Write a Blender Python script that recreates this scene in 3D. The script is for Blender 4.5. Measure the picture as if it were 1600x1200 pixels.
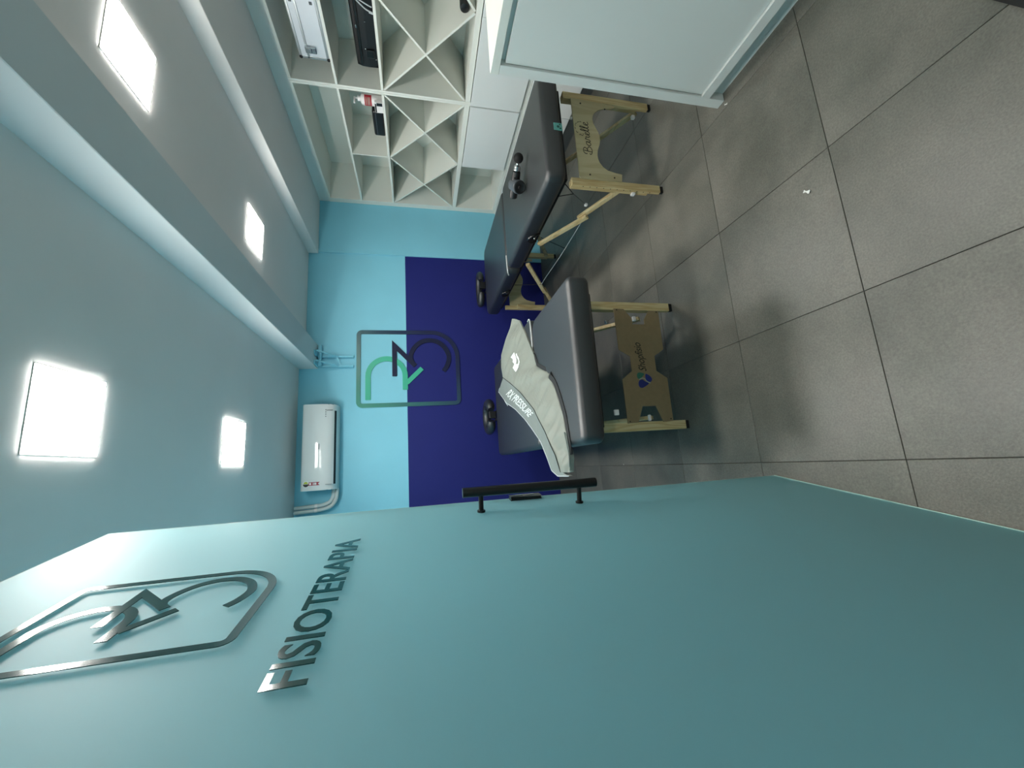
import bpy, bmesh, math, random
from mathutils import Vector, Matrix, noise
random.seed(7)
for o in list(bpy.data.objects): bpy.data.objects.remove(o)
SC = bpy.context.scene
COL = SC.collection

# ------------------------------------------------------------------ camera
# A phone held on its side: the picture's left edge is up in the room.
H = 1.5753
R = ((0.97911561, -0.06622478, 0.19221576), (-0.20215425, -0.21671568, 0.95507485), (-0.02159346, -0.97398593, -0.22557733))
cam = bpy.data.cameras.new('camera'); cam.sensor_fit = 'HORIZONTAL'; cam.sensor_width = 36.0
cam.lens = 36.0 * 630.95 / 1600.0; cam.clip_start = 0.02; cam.clip_end = 60
co = bpy.data.objects.new('camera', cam); COL.objects.link(co)
M3 = Matrix(((R[0][1], R[0][0], -R[0][2]), (R[1][1], R[1][0], -R[1][2]), (R[2][1], R[2][0], -R[2][2])))
co.matrix_world = Matrix.Translation((0, 0, H)) @ M3.to_4x4()
SC.camera = co

# ------------------------------------------------------------------ world, exposure, lamp strength
w = bpy.data.worlds.new('world'); SC.world = w; w.use_nodes = True
w.node_tree.nodes['Background'].inputs[0].default_value = (0.6, 0.75, 0.8, 1)
w.node_tree.nodes['Background'].inputs[1].default_value = 0.05
SC.view_settings.view_transform = 'Standard'; SC.view_settings.look = 'None'
SC.view_settings.gamma = 1.0; SC.view_settings.use_curve_mapping = False
SC.view_settings.exposure = 0.0
LAMP = 85.0
LAMP_COL = (1.0, 0.985, 0.93)

# ------------------------------------------------------------------ materials
def lin(c):
    return tuple(((v / 255.0) / 12.92 if v / 255.0 <= 0.04045 else ((v / 255.0 + 0.055) / 1.055) ** 2.4) for v in c)
def mat(name, rgb, rough=0.5, metal=0.0, spec=0.5, var=0.0, vscale=6.0, bump=0.0, bscale=200.0, stretch=(1, 1, 1), coat=0.0, transmission=0.0, ior=1.45):
    m = bpy.data.materials.new(name); m.use_nodes = True
    nt = m.node_tree; b = nt.nodes['Principled BSDF']
    c = lin(rgb)
    b.inputs['Base Color'].default_value = (*c, 1); b.inputs['Roughness'].default_value = rough
    b.inputs['Metallic'].default_value = metal; b.inputs['Specular IOR Level'].default_value = spec
    b.inputs['Coat Weight'].default_value = coat; b.inputs['Transmission Weight'].default_value = transmission
    b.inputs['IOR'].default_value = ior
    b.inputs['Coat Roughness'].default_value = 0.42 if name == 'black_vinyl' else 0.03
    if var or bump:
        tc = nt.nodes.new('ShaderNodeNewGeometry'); mp = nt.nodes.new('ShaderNodeMapping')
        mp.inputs['Scale'].default_value = stretch
        nt.links.new(tc.outputs['Position'], mp.inputs['Vector'])
    if var:
        n = nt.nodes.new('ShaderNodeTexNoise'); n.inputs['Scale'].default_value = vscale; n.inputs['Detail'].default_value = 5
        nt.links.new(mp.outputs[0], n.inputs['Vector'])
        r = nt.nodes.new('ShaderNodeValToRGB')
        r.color_ramp.elements[0].position = 0.3; r.color_ramp.elements[1].position = 0.7
        r.color_ramp.elements[0].color = (*[max(0, v * (1 - var)) for v in c], 1)
        r.color_ramp.elements[1].color = (*[min(1, v * (1 + var)) for v in c], 1)
        nt.links.new(n.outputs['Fac'], r.inputs[0]); nt.links.new(r.outputs[0], b.inputs['Base Color'])
    if bump:
        n = nt.nodes.new('ShaderNodeTexNoise'); n.inputs['Scale'].default_value = bscale; n.inputs['Detail'].default_value = 4
        nt.links.new(mp.outputs[0], n.inputs['Vector'])
        bp = nt.nodes.new('ShaderNodeBump'); bp.inputs['Strength'].default_value = bump; bp.inputs['Distance'].default_value = 0.002
        nt.links.new(n.outputs['Fac'], bp.inputs['Height']); nt.links.new(bp.outputs[0], b.inputs['Normal'])
    return m
def wood(name, a, b_, scale=18, stretch=(1, 1, 0.08), rough=0.55):
    m = bpy.data.materials.new(name); m.use_nodes = True; nt = m.node_tree; b = nt.nodes['Principled BSDF']
    tc = nt.nodes.new('ShaderNodeNewGeometry'); mp = nt.nodes.new('ShaderNodeMapping'); mp.inputs['Scale'].default_value = stretch
    nt.links.new(tc.outputs['Position'], mp.inputs['Vector'])
    n = nt.nodes.new('ShaderNodeTexNoise'); n.inputs['Scale'].default_value = scale; n.inputs['Detail'].default_value = 3; n.inputs['Distortion'].default_value = 0.6
    nt.links.new(mp.outputs[0], n.inputs['Vector'])
    wv = nt.nodes.new('ShaderNodeMath'); wv.operation = 'MULTIPLY'; wv.inputs[1].default_value = 34
    nt.links.new(n.outputs['Fac'], wv.inputs[0])
    sn = nt.nodes.new('ShaderNodeMath'); sn.operation = 'SINE'; nt.links.new(wv.outputs[0], sn.inputs[0])
    mr = nt.nodes.new('ShaderNodeMapRange'); mr.inputs['From Min'].default_value = -1; nt.links.new(sn.outputs[0], mr.inputs['Value'])
    r = nt.nodes.new('ShaderNodeValToRGB'); r.color_ramp.elements[0].color = (*lin(a), 1); r.color_ramp.elements[1].color = (*lin(b_), 1)
    nt.links.new(mr.outputs[0], r.inputs[0]); nt.links.new(r.outputs[0], b.inputs['Base Color'])
    b.inputs['Roughness'].default_value = rough
    return m

def tile_mat():
    m = bpy.data.materials.new('grey_stone_tile'); m.use_nodes = True; nt = m.node_tree; b = nt.nodes['Principled BSDF']
    g = nt.nodes.new('ShaderNodeNewGeometry')
    oi = nt.nodes.new('ShaderNodeObjectInfo')
    ad = nt.nodes.new('ShaderNodeVectorMath'); ad.operation = 'MULTIPLY_ADD'
    ad.inputs[1].default_value = (1, 1, 1)
    cb = nt.nodes.new('ShaderNodeCombineXYZ')
    mm = nt.nodes.new('ShaderNodeMath'); mm.operation = 'MULTIPLY'; mm.inputs[1].default_value = 37
    nt.links.new(oi.outputs['Random'], mm.inputs[0]); nt.links.new(mm.outputs[0], cb.inputs[2])
    nt.links.new(g.outputs['Position'], ad.inputs[0]); nt.links.new(cb.outputs[0], ad.inputs[2])
    n1 = nt.nodes.new('ShaderNodeTexNoise'); n1.inputs['Scale'].default_value = 3.2; n1.inputs['Detail'].default_value = 7; n1.inputs['Roughness'].default_value = 0.6
    n2 = nt.nodes.new('ShaderNodeTexNoise'); n2.inputs['Scale'].default_value = 150; n2.inputs['Detail'].default_value = 4
    n3 = nt.nodes.new('ShaderNodeTexNoise'); n3.inputs['Scale'].default_value = 260; n3.inputs['Detail'].default_value = 2
    for n in (n1, n2, n3): nt.links.new(ad.outputs[0], n.inputs['Vector'])
    r1 = nt.nodes.new('ShaderNodeValToRGB'); r1.color_ramp.elements[0].position = 0.32; r1.color_ramp.elements[1].position = 0.7
    r1.color_ramp.elements[0].color = (*lin((85, 85, 78)), 1); r1.color_ramp.elements[1].color = (*lin((109, 106, 98)), 1)
    nt.links.new(n1.outputs['Fac'], r1.inputs[0])
    r2 = nt.nodes.new('ShaderNodeValToRGB'); r2.color_ramp.elements[0].position = 0.3; r2.color_ramp.elements[1].position = 0.72
    r2.color_ramp.elements[0].color = (0.78, 0.78, 0.77, 1); r2.color_ramp.elements[1].color = (1.16, 1.16, 1.15, 1)
    nt.links.new(n2.outputs['Fac'], r2.inputs[0])
    mx = nt.nodes.new('ShaderNodeMix'); mx.data_type = 'RGBA'; mx.blend_type = 'MULTIPLY'; mx.inputs[0].default_value = 1
    nt.links.new(r1.outputs[0], mx.inputs[6]); nt.links.new(r2.outputs[0], mx.inputs[7])
    nt.links.new(mx.outputs[2], b.inputs['Base Color'])
    rr = nt.nodes.new('ShaderNodeMapRange'); rr.inputs['To Min'].default_value = 0.28; rr.inputs['To Max'].default_value = 0.46
    nt.links.new(n1.outputs['Fac'], rr.inputs['Value']); nt.links.new(rr.outputs[0], b.inputs['Roughness'])
    b.inputs['Specular IOR Level'].default_value = 0.45
    bp = nt.nodes.new('ShaderNodeBump'); bp.inputs['Strength'].default_value = 0.2; bp.inputs['Distance'].default_value = 0.0015
    sm = nt.nodes.new('ShaderNodeMath'); sm.operation = 'ADD'; nt.links.new(n2.outputs['Fac'], sm.inputs[0]); nt.links.new(n3.outputs['Fac'], sm.inputs[1])
    nt.links.new(sm.outputs[0], bp.inputs['Height']); nt.links.new(bp.outputs[0], b.inputs['Normal'])
    return m

def frosted():
    m = bpy.data.materials.new('frosted_green_glass'); m.use_nodes = True; nt = m.node_tree; b = nt.nodes['Principled BSDF']
    b.inputs['Base Color'].default_value = (*lin((168, 215, 220)), 1)
    b.inputs['Roughness'].default_value = 0.64; b.inputs['Transmission Weight'].default_value = 0.75; b.inputs['IOR'].default_value = 1.42
    b.inputs['Specular IOR Level'].default_value = 0.5
    return m

def emis(name, col, s):
    m = bpy.data.materials.new(name); m.use_nodes = True; nt = m.node_tree
    nt.nodes.remove(nt.nodes['Principled BSDF'])
    e = nt.nodes.new('ShaderNodeEmission'); e.inputs[0].default_value = (*col, 1); e.inputs[1].default_value = s
    nt.links.new(e.outputs[0], nt.nodes['Material Output'].inputs[0])
    return m

def grad_mat(name, stops, axis, p0, p1, rough=0.3):
    m = bpy.data.materials.new(name); m.use_nodes = True; nt = m.node_tree; b = nt.nodes['Principled BSDF']
    g = nt.nodes.new('ShaderNodeNewGeometry'); d = nt.nodes.new('ShaderNodeVectorMath'); d.operation = 'DOT_PRODUCT'
    nt.links.new(g.outputs['Position'], d.inputs[0]); d.inputs[1].default_value = axis
    mr = nt.nodes.new('ShaderNodeMapRange'); mr.inputs['From Min'].default_value = p0; mr.inputs['From Max'].default_value = p1
    nt.links.new(d.outputs['Value'], mr.inputs['Value'])
    r = nt.nodes.new('ShaderNodeValToRGB'); nt.links.new(mr.outputs[0], r.inputs[0])
    el = r.color_ramp.elements
    while len(el) < len(stops): el.new(0.5)
    for e, (p, c) in zip(el, stops): e.position = p; e.color = (*lin(c), 1)
    nt.links.new(r.outputs[0], b.inputs['Base Color']); b.inputs['Roughness'].default_value = rough
    return m

MT = {
 'ceil': mat('ceiling_paint', (222, 220, 218), 0.8, var=0.02, vscale=2, bump=0.05, bscale=120),
 'beam': mat('shaded_ceiling_paint', (204, 211, 213), 0.8, var=0.02, vscale=2, bump=0.05, bscale=120),  # the ceiling's white, darkened to paint in the shade of the beam's underside
 'turq': mat('turquoise_paint', (132, 203, 223), 0.55, var=0.02, vscale=3, bump=0.06, bscale=180),
 'navy': mat('navy_paint', (29, 35, 108), 0.62, spec=0.3, var=0.03, vscale=3, bump=0.06, bscale=180),
 'white_wall': mat('white_paint', (215, 220, 218), 0.7, var=0.02, vscale=3, bump=0.05, bscale=150),
 'tile': tile_mat(),
 'grout': mat('dark_grout', (60, 58, 55), 0.9, var=0.1, vscale=30),
 'mdf': mat('white_melamine', (226, 228, 220), 0.42, var=0.01, vscale=4, bump=0.03, bscale=300),
 'mdf_door': mat('white_melamine_door', (222, 226, 224), 0.38, var=0.01, vscale=4),
 'grey_mdf': mat('pale_grey_melamine', (220, 223, 219), 0.4, var=0.01, vscale=4),
 'alu': mat('brushed_aluminium', (170, 176, 178), 0.35, metal=0.9, var=0.05, vscale=20, stretch=(1, 0.1, 1)),
 'leather': mat('black_vinyl', (19, 22, 26), 0.5, spec=1.0, coat=0.55, var=0.05, vscale=5, bump=0.12, bscale=420),
 'piping': mat('pale_piping', (205, 208, 206), 0.45, bump=0.05),
 'black': mat('black_plastic', (20, 21, 23), 0.4, var=0.05, vscale=20),
 'black_gloss': mat('black_satin_metal', (12, 13, 14), 0.3, spec=0.5, var=0.05, vscale=20),
 'rubber': mat('black_rubber', (18, 18, 18), 0.8, bump=0.1),
 'grey_plastic': mat('grey_plastic', (78, 84, 90), 0.38, var=0.03, vscale=20),
 'pine': wood('pale_pine', (206, 188, 142), (186, 160, 112)),
 'pine_b': wood('pale_pine_brace', (212, 194, 150), (194, 168, 120), stretch=(1, 0.15, 0.5)),
 'ply': wood('pale_plywood', (182, 172, 136), (170, 158, 122), scale=9, stretch=(1, 1, 0.12)),
 'mdf_brown': mat('brown_hardboard', (132, 114, 84), 0.6, var=0.05, vscale=40, bump=0.05),
 'steel': mat('steel', (180, 184, 186), 0.25, metal=1.0, var=0.03, vscale=30),
 'bolt': mat('dark_bolt', (52, 48, 40), 0.45, metal=0.6, var=0.03, vscale=30),
 'cord_white': mat('pale_cord', (190, 196, 200), 0.6, bump=0.05),
 'cord_black': mat('black_cord', (16, 16, 17), 0.6, bump=0.05),
 'ac': mat('ac_white_plastic', (226, 230, 229), 0.05, var=0.005, vscale=5),
 'ac_gap': mat('ac_dark_gap', (24, 30, 34), 0.6, bump=0.02),
 'ac_mark': mat('ac_grey_mark', (120, 128, 130), 0.5, bump=0.02),
 'foam': mat('white_pipe_wrap', (206, 214, 212), 0.6, var=0.03, vscale=20, bump=0.15, bscale=90),
 'fabric': mat('pale_grey_nylon', (132, 136, 127), 0.5, var=0.03, vscale=8, bump=0.5, bscale=26),
 'fabric_b': mat('pale_grey_nylon_flap', (126, 133, 128), 0.55, var=0.03, vscale=8, bump=0.25, bscale=45),
 'shade_zip': mat('dark_grey_shade_zip', (30, 33, 35), 0.7, bump=0.1),  # near-black tone for the painted shade under the sleeve, and for its zip
 'print_white': mat('white_print', (236, 240, 238), 0.5, bump=0.02),
 'ink': mat('black_ink', (28, 26, 20), 0.6, bump=0.02),
 'letter': mat('teal_gloss_vinyl', (10, 62, 60), 0.10, spec=0.7, coat=0.6, bump=0.01, bscale=30),
 'green': mat('green_acrylic', (66, 178, 146), 0.35, var=0.01),
 'navy_acr': mat('dark_navy_acrylic', (24, 29, 58), 0.3, var=0.01),
 'frame_acr': grad_mat('green_to_navy_acrylic', [(0.0, (70, 146, 126)), (0.32, (50, 104, 104)), (0.55, (42, 70, 88)), (0.75, (31, 40, 74)), (1.0, (27, 33, 66))], (0.7, 0, -0.7), -1.05, 0.3),
 'glass': frosted(),
 'edge': mat('polished_glass_edge', (205, 235, 224), 0.15, spec=0.8, bump=0.01),
 'red': mat('red_label', (172, 40, 52), 0.5, var=0.02),
 'dark_red': mat('crimson_ribbon', (150, 22, 48), 0.5, var=0.02),
 'yellow': mat('yellow_seal', (186, 192, 48), 0.5, var=0.02),
 'white_plastic': mat('white_plastic', (236, 232, 230), 0.35, var=0.01),
 'case': mat('brushed_case_panel', (214, 218, 224), 0.45, metal=0.25, var=0.02, vscale=12, stretch=(1, 0.1, 1)),
 'teal_tag': mat('teal_label', (92, 158, 150), 0.5, var=0.03, vscale=30),
 'teal_dark': mat('teal_dark_print', (24, 74, 68), 0.5, bump=0.02),
 'blue_print': mat('blue_print', (32, 44, 112), 0.5, bump=0.02),
 'green_print': mat('green_print', (44, 104, 84), 0.5, bump=0.02),
 'pale_print': mat('pale_print', (150, 156, 142), 0.5, bump=0.02),
 'paper': mat('white_paper', (230, 230, 224), 0.8, bump=0.05),
 'lamp': emis('lamp_diffuser', LAMP_COL, LAMP),
}

# ------------------------------------------------------------------ object helpers
ORG = {}
def empty(name, loc):
    o = bpy.data.objects.new(name, None); COL.objects.link(o); o.location = loc; o.empty_display_size = 0.1
    ORG[o.name] = Vector(loc); return o
def tag(o, label=None, cat=None, group=None, kind=None):
    if label: o['label'] = label
    if cat: o['category'] = cat
    if group: o['group'] = group
    if kind: o['kind'] = kind
    return o
def thing(name, loc, label, cat, group=None):
    return tag(empty(name, loc), label, cat, group)
def obj(name, bm, m, parent=None, smooth=False, angle=35):
    bmesh.ops.recalc_face_normals(bm, faces=bm.faces)
    me = bpy.data.meshes.new(name)
    vs = [v.co for v in bm.verts]
    lo = Vector((min(v[i] for v in vs) for i in range(3))); hi = Vector((max(v[i] for v in vs) for i in range(3)))
    org = Vector(((lo.x + hi.x) / 2, (lo.y + hi.y) / 2, lo.z))
    for v in bm.verts: v.co = v.co - org
    bm.to_mesh(me); bm.free()
    me.materials.append(MT[m] if isinstance(m, str) else m)
    if smooth:
        me.polygons.foreach_set('use_smooth', [True] * len(me.polygons))
        try: me.set_sharp_from_angle(angle=math.radians(angle))
        except Exception: pass
    o = bpy.data.objects.new(name, me); COL.objects.link(o)
    if parent is not None:
        o.parent = parent; o.location = org - ORG[parent.name]
    else: o.location = org
    ORG[o.name] = org
    return o
def struct(name, bm, m, parent=None, **k):
    return tag(obj(name, bm, m, parent, **k), kind='structure')

def box(bm, x0, x1, y0, y1, z0, z1, bev=0.0, seg=2):
    b = bmesh.new(); bmesh.ops.create_cube(b, size=1)
    for v in b.verts:
        v.co = Vector(((x0 + x1) / 2 + v.co.x * (x1 - x0), (y0 + y1) / 2 + v.co.y * (y1 - y0), (z0 + z1) / 2 + v.co.z * (z1 - z0)))
    if bev: bmesh.ops.bevel(b, geom=list(b.edges), offset=bev, segments=seg, profile=0.5, affect='EDGES')
    merge(bm, b); return bm
def merge(bm, b):
    me = bpy.data.meshes.new('t'); b.to_mesh(me); b.free(); bm.from_mesh(me); bpy.data.meshes.remove(me)
def B(*a, **k): return box(bmesh.new(), *a, **k)
def bar(bm, p, q, wx, wz, up=(0, 0, 1), bev=0.002):
    p, q = Vector(p), Vector(q); d = (q - p); L = d.length; d.normalize()
    s = d.cross(Vector(up))
    if s.length < 1e-4: s = Vector((1, 0, 0))
    s.normalize(); u = s.cross(d)
    b = bmesh.new(); bmesh.ops.create_cube(b, size=1)
    if bev:
        for v in b.verts: v.co = Vector((v.co.x * wx, v.co.y * L, v.co.z * wz))
        bmesh.ops.bevel(b, geom=list(b.edges), offset=bev, segments=1, affect='EDGES')
    else:
        for v in b.verts: v.co = Vector((v.co.x * wx, v.co.y * L, v.co.z * wz))
    for v in b.verts: v.co = (p + q) / 2 + s * v.co.x + d * v.co.y + u * v.co.z
    merge(bm, b); return bm
def tube(bm, pts, r, seg=10, caps=True, closed=False):
    pts = [Vector(p) for p in pts]; n = len(pts); rings = []
    prev = None
    for i, p in enumerate(pts):
        if closed: d = pts[(i + 1) % n] - pts[i - 1]
        else: d = pts[min(i + 1, n - 1)] - pts[max(i - 1, 0)]
        d.normalize()
        if prev is None:
            a = d.cross(Vector((0, 0, 1)))
            if a.length < 0.1: a = d.cross(Vector((0, 1, 0)))
        else: a = prev - d * prev.dot(d)
        a.normalize(); prev = a; c = d.cross(a)
        rr = r[i] if isinstance(r, (list, tuple)) else r
        rings.append([bm.verts.new(p + (a * math.cos(2 * math.pi * k / seg) + c * math.sin(2 * math.pi * k / seg)) * rr) for k in range(seg)])
    m = n if closed else n - 1
    for i in range(m):
        A, C = rings[i], rings[(i + 1) % n]
        for k in range(seg): bm.faces.new((A[k], A[(k + 1) % seg], C[(k + 1) % seg], C[k]))
    if caps and not closed:
        bm.faces.new(rings[0][::-1]); bm.faces.new(rings[-1])
    return bm
def spline(pts, n=8, closed=False):
    P = [Vector(p) for p in pts]; out = []; N = len(P)
    rng = N if closed else N - 1
    for i in range(rng):
        p1, p2 = P[i], P[(i + 1) % N]
        p0 = P[i - 1] if (i > 0 or closed) else p1; p3 = P[(i + 2) % N] if (i + 2 < N or closed) else p2
        for k in range(n):
            t = k / n
            out.append(0.5 * ((2 * p1) + (p2 - p0) * t + (2 * p0 - 5 * p1 + 4 * p2 - p3) * t * t + (3 * p1 - p0 - 3 * p2 + p3) * t ** 3))
    if not closed: out.append(P[-1])
    return out
def prism(bm, poly, f, d0, d1):
    """poly: 2D outline; f(u, v, d) -> 3D; extruded from d0 to d1"""
    a = [bm.verts.new(f(u, v, d0)) for u, v in poly]; c = [bm.verts.new(f(u, v, d1)) for u, v in poly]
    n = len(poly)
    fs = [bm.faces.new(a), bm.faces.new(c[::-1])]
    for q in fs: q.normal_update()
    for i in range(n): bm.faces.new((a[i], a[(i + 1) % n], c[(i + 1) % n], c[i]))
    bmesh.ops.triangulate(bm, faces=fs)
    return bm
def ribbon(bm, pts, wd, f, d0, d1, closed=False, aspect=1.0):
    """a flat stroke of width wd along the 2D polyline pts, mapped by f and given thickness"""
    P = [Vector((p[0], p[1])) for p in pts]; n = len(P); A = []; Cc = []
    for i in range(n):
        if closed: d1_, d2_ = P[i] - P[i - 1], P[(i + 1) % n] - P[i]
        else:
            d1_ = P[i] - P[i - 1] if i > 0 else P[1] - P[0]
            d2_ = P[i + 1] - P[i] if i < n - 1 else P[-1] - P[-2]
        d1_ = d1_.normalized(); d2_ = d2_.normalized()
        t = (d1_ + d2_)
        t = t.normalized() if t.length > 1e-4 else d2_
        nn = Vector((-t.y, t.x)); k = 1.0 / max(0.32, nn.dot(Vector((-d2_.y, d2_.x))))
        A.append(P[i] + nn * wd / 2 * k); Cc.append(P[i] - nn * wd / 2 * k)
    rows = []
    for d in (d0, d1): rows.append(([bm.verts.new(f(p.x, p.y, d)) for p in A], [bm.verts.new(f(p.x, p.y, d)) for p in Cc]))
    (a0, c0), (a1, c1) = rows
    for i in range(n if closed else n - 1):
        j = (i + 1) % n
        bm.faces.new((a0[i], a0[j], c0[j], c0[i])); bm.faces.new((a1[i], c1[i], c1[j], a1[j]))
        bm.faces.new((a0[i], a1[i], a1[j], a0[j])); bm.faces.new((c0[i], c0[j], c1[j], c1[i]))
    if not closed:
        bm.faces.new((a0[0], c0[0], c1[0], a1[0])); bm.faces.new((a0[-1], a1[-1], c1[-1], c0[-1]))
    return bm
def lathe(bm, prof, seg, f):
    """prof: (r, h) pairs; f(x, y, h) -> 3D"""
    rings = [[bm.verts.new(f(r * math.cos(2 * math.pi * k / seg), r * math.sin(2 * math.pi * k / seg), h)) for k in range(seg)] for r, h in prof]
    for A, C in zip(rings, rings[1:]):
        for k in range(seg): bm.faces.new((A[k], A[(k + 1) % seg], C[(k + 1) % seg], C[k]))
    bm.faces.new(rings[0][::-1]); bm.faces.new(rings[-1]); return bm
def axis_map(p, d):
    p, d = Vector(p), Vector(d).normalized(); a = d.cross(Vector((0, 0, 1)))
    if a.length < 0.1: a = Vector((1, 0, 0))
    a.normalize(); c = d.cross(a)
    return lambda x, y, h: p + a * x + c * y + d * h
def text_mesh(bm, body, f, d0, d1, shear=0.0, bold=0.0, space=1.0):
    """lettering fitted to the unit square in (u, v), mapped by f(u, v, d)"""
    cu = bpy.data.curves.new('lettering', 'FONT'); cu.body = body; cu.extrude = 0.05; cu.shear = shear; cu.offset = bold; cu.resolution_u = 4
    cu.space_character = space
    to = bpy.data.objects.new('lettering', cu); COL.objects.link(to)
    dg = bpy.context.evaluated_depsgraph_get(); dg.update()
    me = bpy.data.meshes.new_from_object(to.evaluated_get(dg))
    bpy.data.objects.remove(to); bpy.data.curves.remove(cu)
    xs = [v.co.x for v in me.vertices]; ys = [v.co.y for v in me.vertices]
    x0, x1, y0, y1 = min(xs), max(xs), min(ys), max(ys)
    for v in me.vertices:
        v.co = f((v.co.x - x0) / (x1 - x0), (v.co.y - y0) / (y1 - y0), d1 if v.co.z > 0 else d0)
    bm.from_mesh(me); bpy.data.meshes.remove(me); return bm
def cushion(bm, x0, x1, y0, y1, z0, z1, rc, re, crown=0.0, seg=8, es=6):
    """upholstered block: plan corners rounded by rc = (a, b, c, d), top and bottom edges rounded by re"""
    def outline(inset):
        pts = []
        cs = [((x1, y1), rc[0], 0), ((x0, y1), rc[1], 90), ((x0, y0), rc[2], 180), ((x1, y0), rc[3], 270)]
        for (cx, cy), r, a0 in cs:
            r2 = max(r - inset, 0.002)
            ox = cx - (r if cx == x1 else -r); oy = cy - (r if cy == y1 else -r)
            if r < inset + 0.002:
                ox = cx - ((inset + 0.002) if cx == x1 else -(inset + 0.002)); oy = cy - ((inset + 0.002) if cy == y1 else -(inset + 0.002))
            for k in range(seg + 1):
                a = math.radians(a0 + 90 * k / seg); pts.append((ox + r2 * math.cos(a), oy + r2 * math.sin(a)))
        return pts
    rings = []
    def ring(inset, z): rings.append([bm.verts.new((px, py, z)) for px, py in outline(inset)])
    for k in range(es + 1):
        a = math.pi / 2 * k / es; ring(re * (1 - math.sin(a)), z0 + re * (1 - math.cos(a)))
    for k in range(1, es + 1):
        a = math.pi / 2 * k / es; ring(re * (1 - math.cos(a)), z1 - re + re * math.sin(a))
    for ins, dz in ((re + 0.03, 0.35), (re + 0.08, 0.75), (re + 0.16, 1.0)): ring(ins, z1 + crown * dz)
    n = len(rings[0])
    for A, C in zip(rings, rings[1:]):
        for k in range(n): bm.faces.new((A[k], A[(k + 1) % n], C[(k + 1) % n], C[k]))
    bm.faces.new(rings[0][::-1]); bm.faces.new(rings[-1])
    return bm

# ------------------------------------------------------------------ room shell
XL, XR, YB, YF = -0.55, 3.68, 4.591, -1.8
C1, C2, BEAM = 2.818, 2.760, 2.632
# floor: a grout bed and single tiles, their joints recessed
fl = struct('floor', B(XL - .1, XR + .1, YF - .1, YB + .1, -0.10, -0.004), 'grout')
TX, TY, TS, J = -0.0751, 1.0504, 0.6, 0.0011
tile_cache = {}
for i in range(-1, 7):
    for j in range(-5, 6):
        x0, x1 = max(TX + TS * i, XL) + J, min(TX + TS * (i + 1), XR) - J
        y0, y1 = max(TY + TS * j, YF) + J, min(TY + TS * (j + 1), YB) - J
        if x1 - x0 < .02 or y1 - y0 < .02: continue
        key = (round(x1 - x0, 4), round(y1 - y0, 4))
        dz = random.uniform(-.0003, .0003)
        if key in tile_cache:
            o = tile_cache[key].copy(); COL.objects.link(o)
        else:
            b = bmesh.new(); a, c, e = (x1 - x0) / 2, (y1 - y0) / 2, 0.0012
            v0 = [b.verts.new((sx * a, sy * c, -0.006)) for sx, sy in ((-1, -1), (1, -1), (1, 1), (-1, 1))]
            v1 = [b.verts.new((sx * a, sy * c, -e)) for sx, sy in ((-1, -1), (1, -1), (1, 1), (-1, 1))]
            v2 = [b.verts.new((sx * (a - e), sy * (c - e), 0)) for sx, sy in ((-1, -1), (1, -1), (1, 1), (-1, 1))]
            for A, C in ((v0, v1), (v1, v2)):
                for k in range(4): b.faces.new((A[k], A[(k + 1) % 4], C[(k + 1) % 4], C[k]))
            b.faces.new(v2); b.faces.new(v0[::-1])
            bmesh.ops.recalc_face_normals(b, faces=b.faces)
            me = bpy.data.meshes.new('tile'); b.to_mesh(me); b.free(); me.materials.append(MT['tile'])
            o = bpy.data.objects.new('tile', me); COL.objects.link(o); tile_cache[key] = o
        o.parent = fl
        o.location = Vector(((x0 + x1) / 2, (y0 + y1) / 2, dz)) - ORG[fl.name]
# walls
wb = bmesh.new(); box(wb, XL, XR, YB, YB + .1, 1.700, 3.0); box(wb, 2.511, XR, YB - .016, YB + .001, 0, 2.9)
wb_o = struct('wall_back', wb, 'turq')
tag(struct('lower_panel', B(XL, 2.511, YB, YB + .1, -.02, 1.700), 'navy', wb_o), label='navy lower field of the turquoise back wall')
struct('wall_left', B(XL - .1, XL, YF, YB + .1, -.02, 3.0), 'turq')
struct('wall_right', B(XR, XR + .1, YF, YB + .1, -.02, 3.0), 'white_wall')
struct('wall_front', B(XL - .1, XR + .1, YF - .1, YF, -.02, 3.0), 'white_wall')
cb = bmesh.new(); box(cb, XL, 1.20, YF, YB + .05, C1, 3.0); box(cb, 1.34, XR, YF, YB + .05, C2, 3.0)
struct('ceiling', cb, 'ceil')
tag(struct('trim_1', B(1.138, 1.400, YF, YB, BEAM, 2.95, bev=.003, seg=1), 'beam'), label='left ceiling beam running to the back wall')
tag(struct('trim_2', B(2.490, 3.20, YF, YB - .016, 2.655, 2.95, bev=.003, seg=1), 'ceil'), label='dropped ceiling strip above the shelf wall')
tag(struct('trim_3', B(3.165, 3.24, YF, YB - .017, 2.546, 2.654), 'grey_mdf'), label='fascia board between ceiling strip and shelves')

# ------------------------------------------------------------------ ceiling lamps
def lamp(x0, x1, y0, y1, z, label):
    t = thing('ceiling_light', ((x0 + x1) / 2, (y0 + y1) / 2, z - .012), label, 'ceiling light', 'square ceiling light panels')
    f = bmesh.new(); e = .004
    for a in ((x0 - e, x0, y0 - e, y1 + e), (x1, x1 + e, y0 - e, y1 + e), (x0, x1, y0 - e, y0), (x0, x1, y1, y1 + e)):
        box(f, *a, z - .0025, z)
    obj('frame', f, 'ceil', t)
    obj('diffuser', B(x0, x1, y0, y1, z - .0055, z - .0005), 'lamp', t)
lamp(.135, .429, 1.614, 1.925, C1, 'large bright square ceiling light nearest the glass door')
lamp(.118, .412, 2.976, 3.302, C1, 'ceiling light panel in front of the air conditioner')
lamp(1.700, 1.991, 2.974, 3.260, C2, 'ceiling light panel between the two beams near the back wall')
lamp(1.700, 1.991, 1.590, 1.881, C2, 'ceiling light panel between the two beams, cut by the picture edge')

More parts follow.
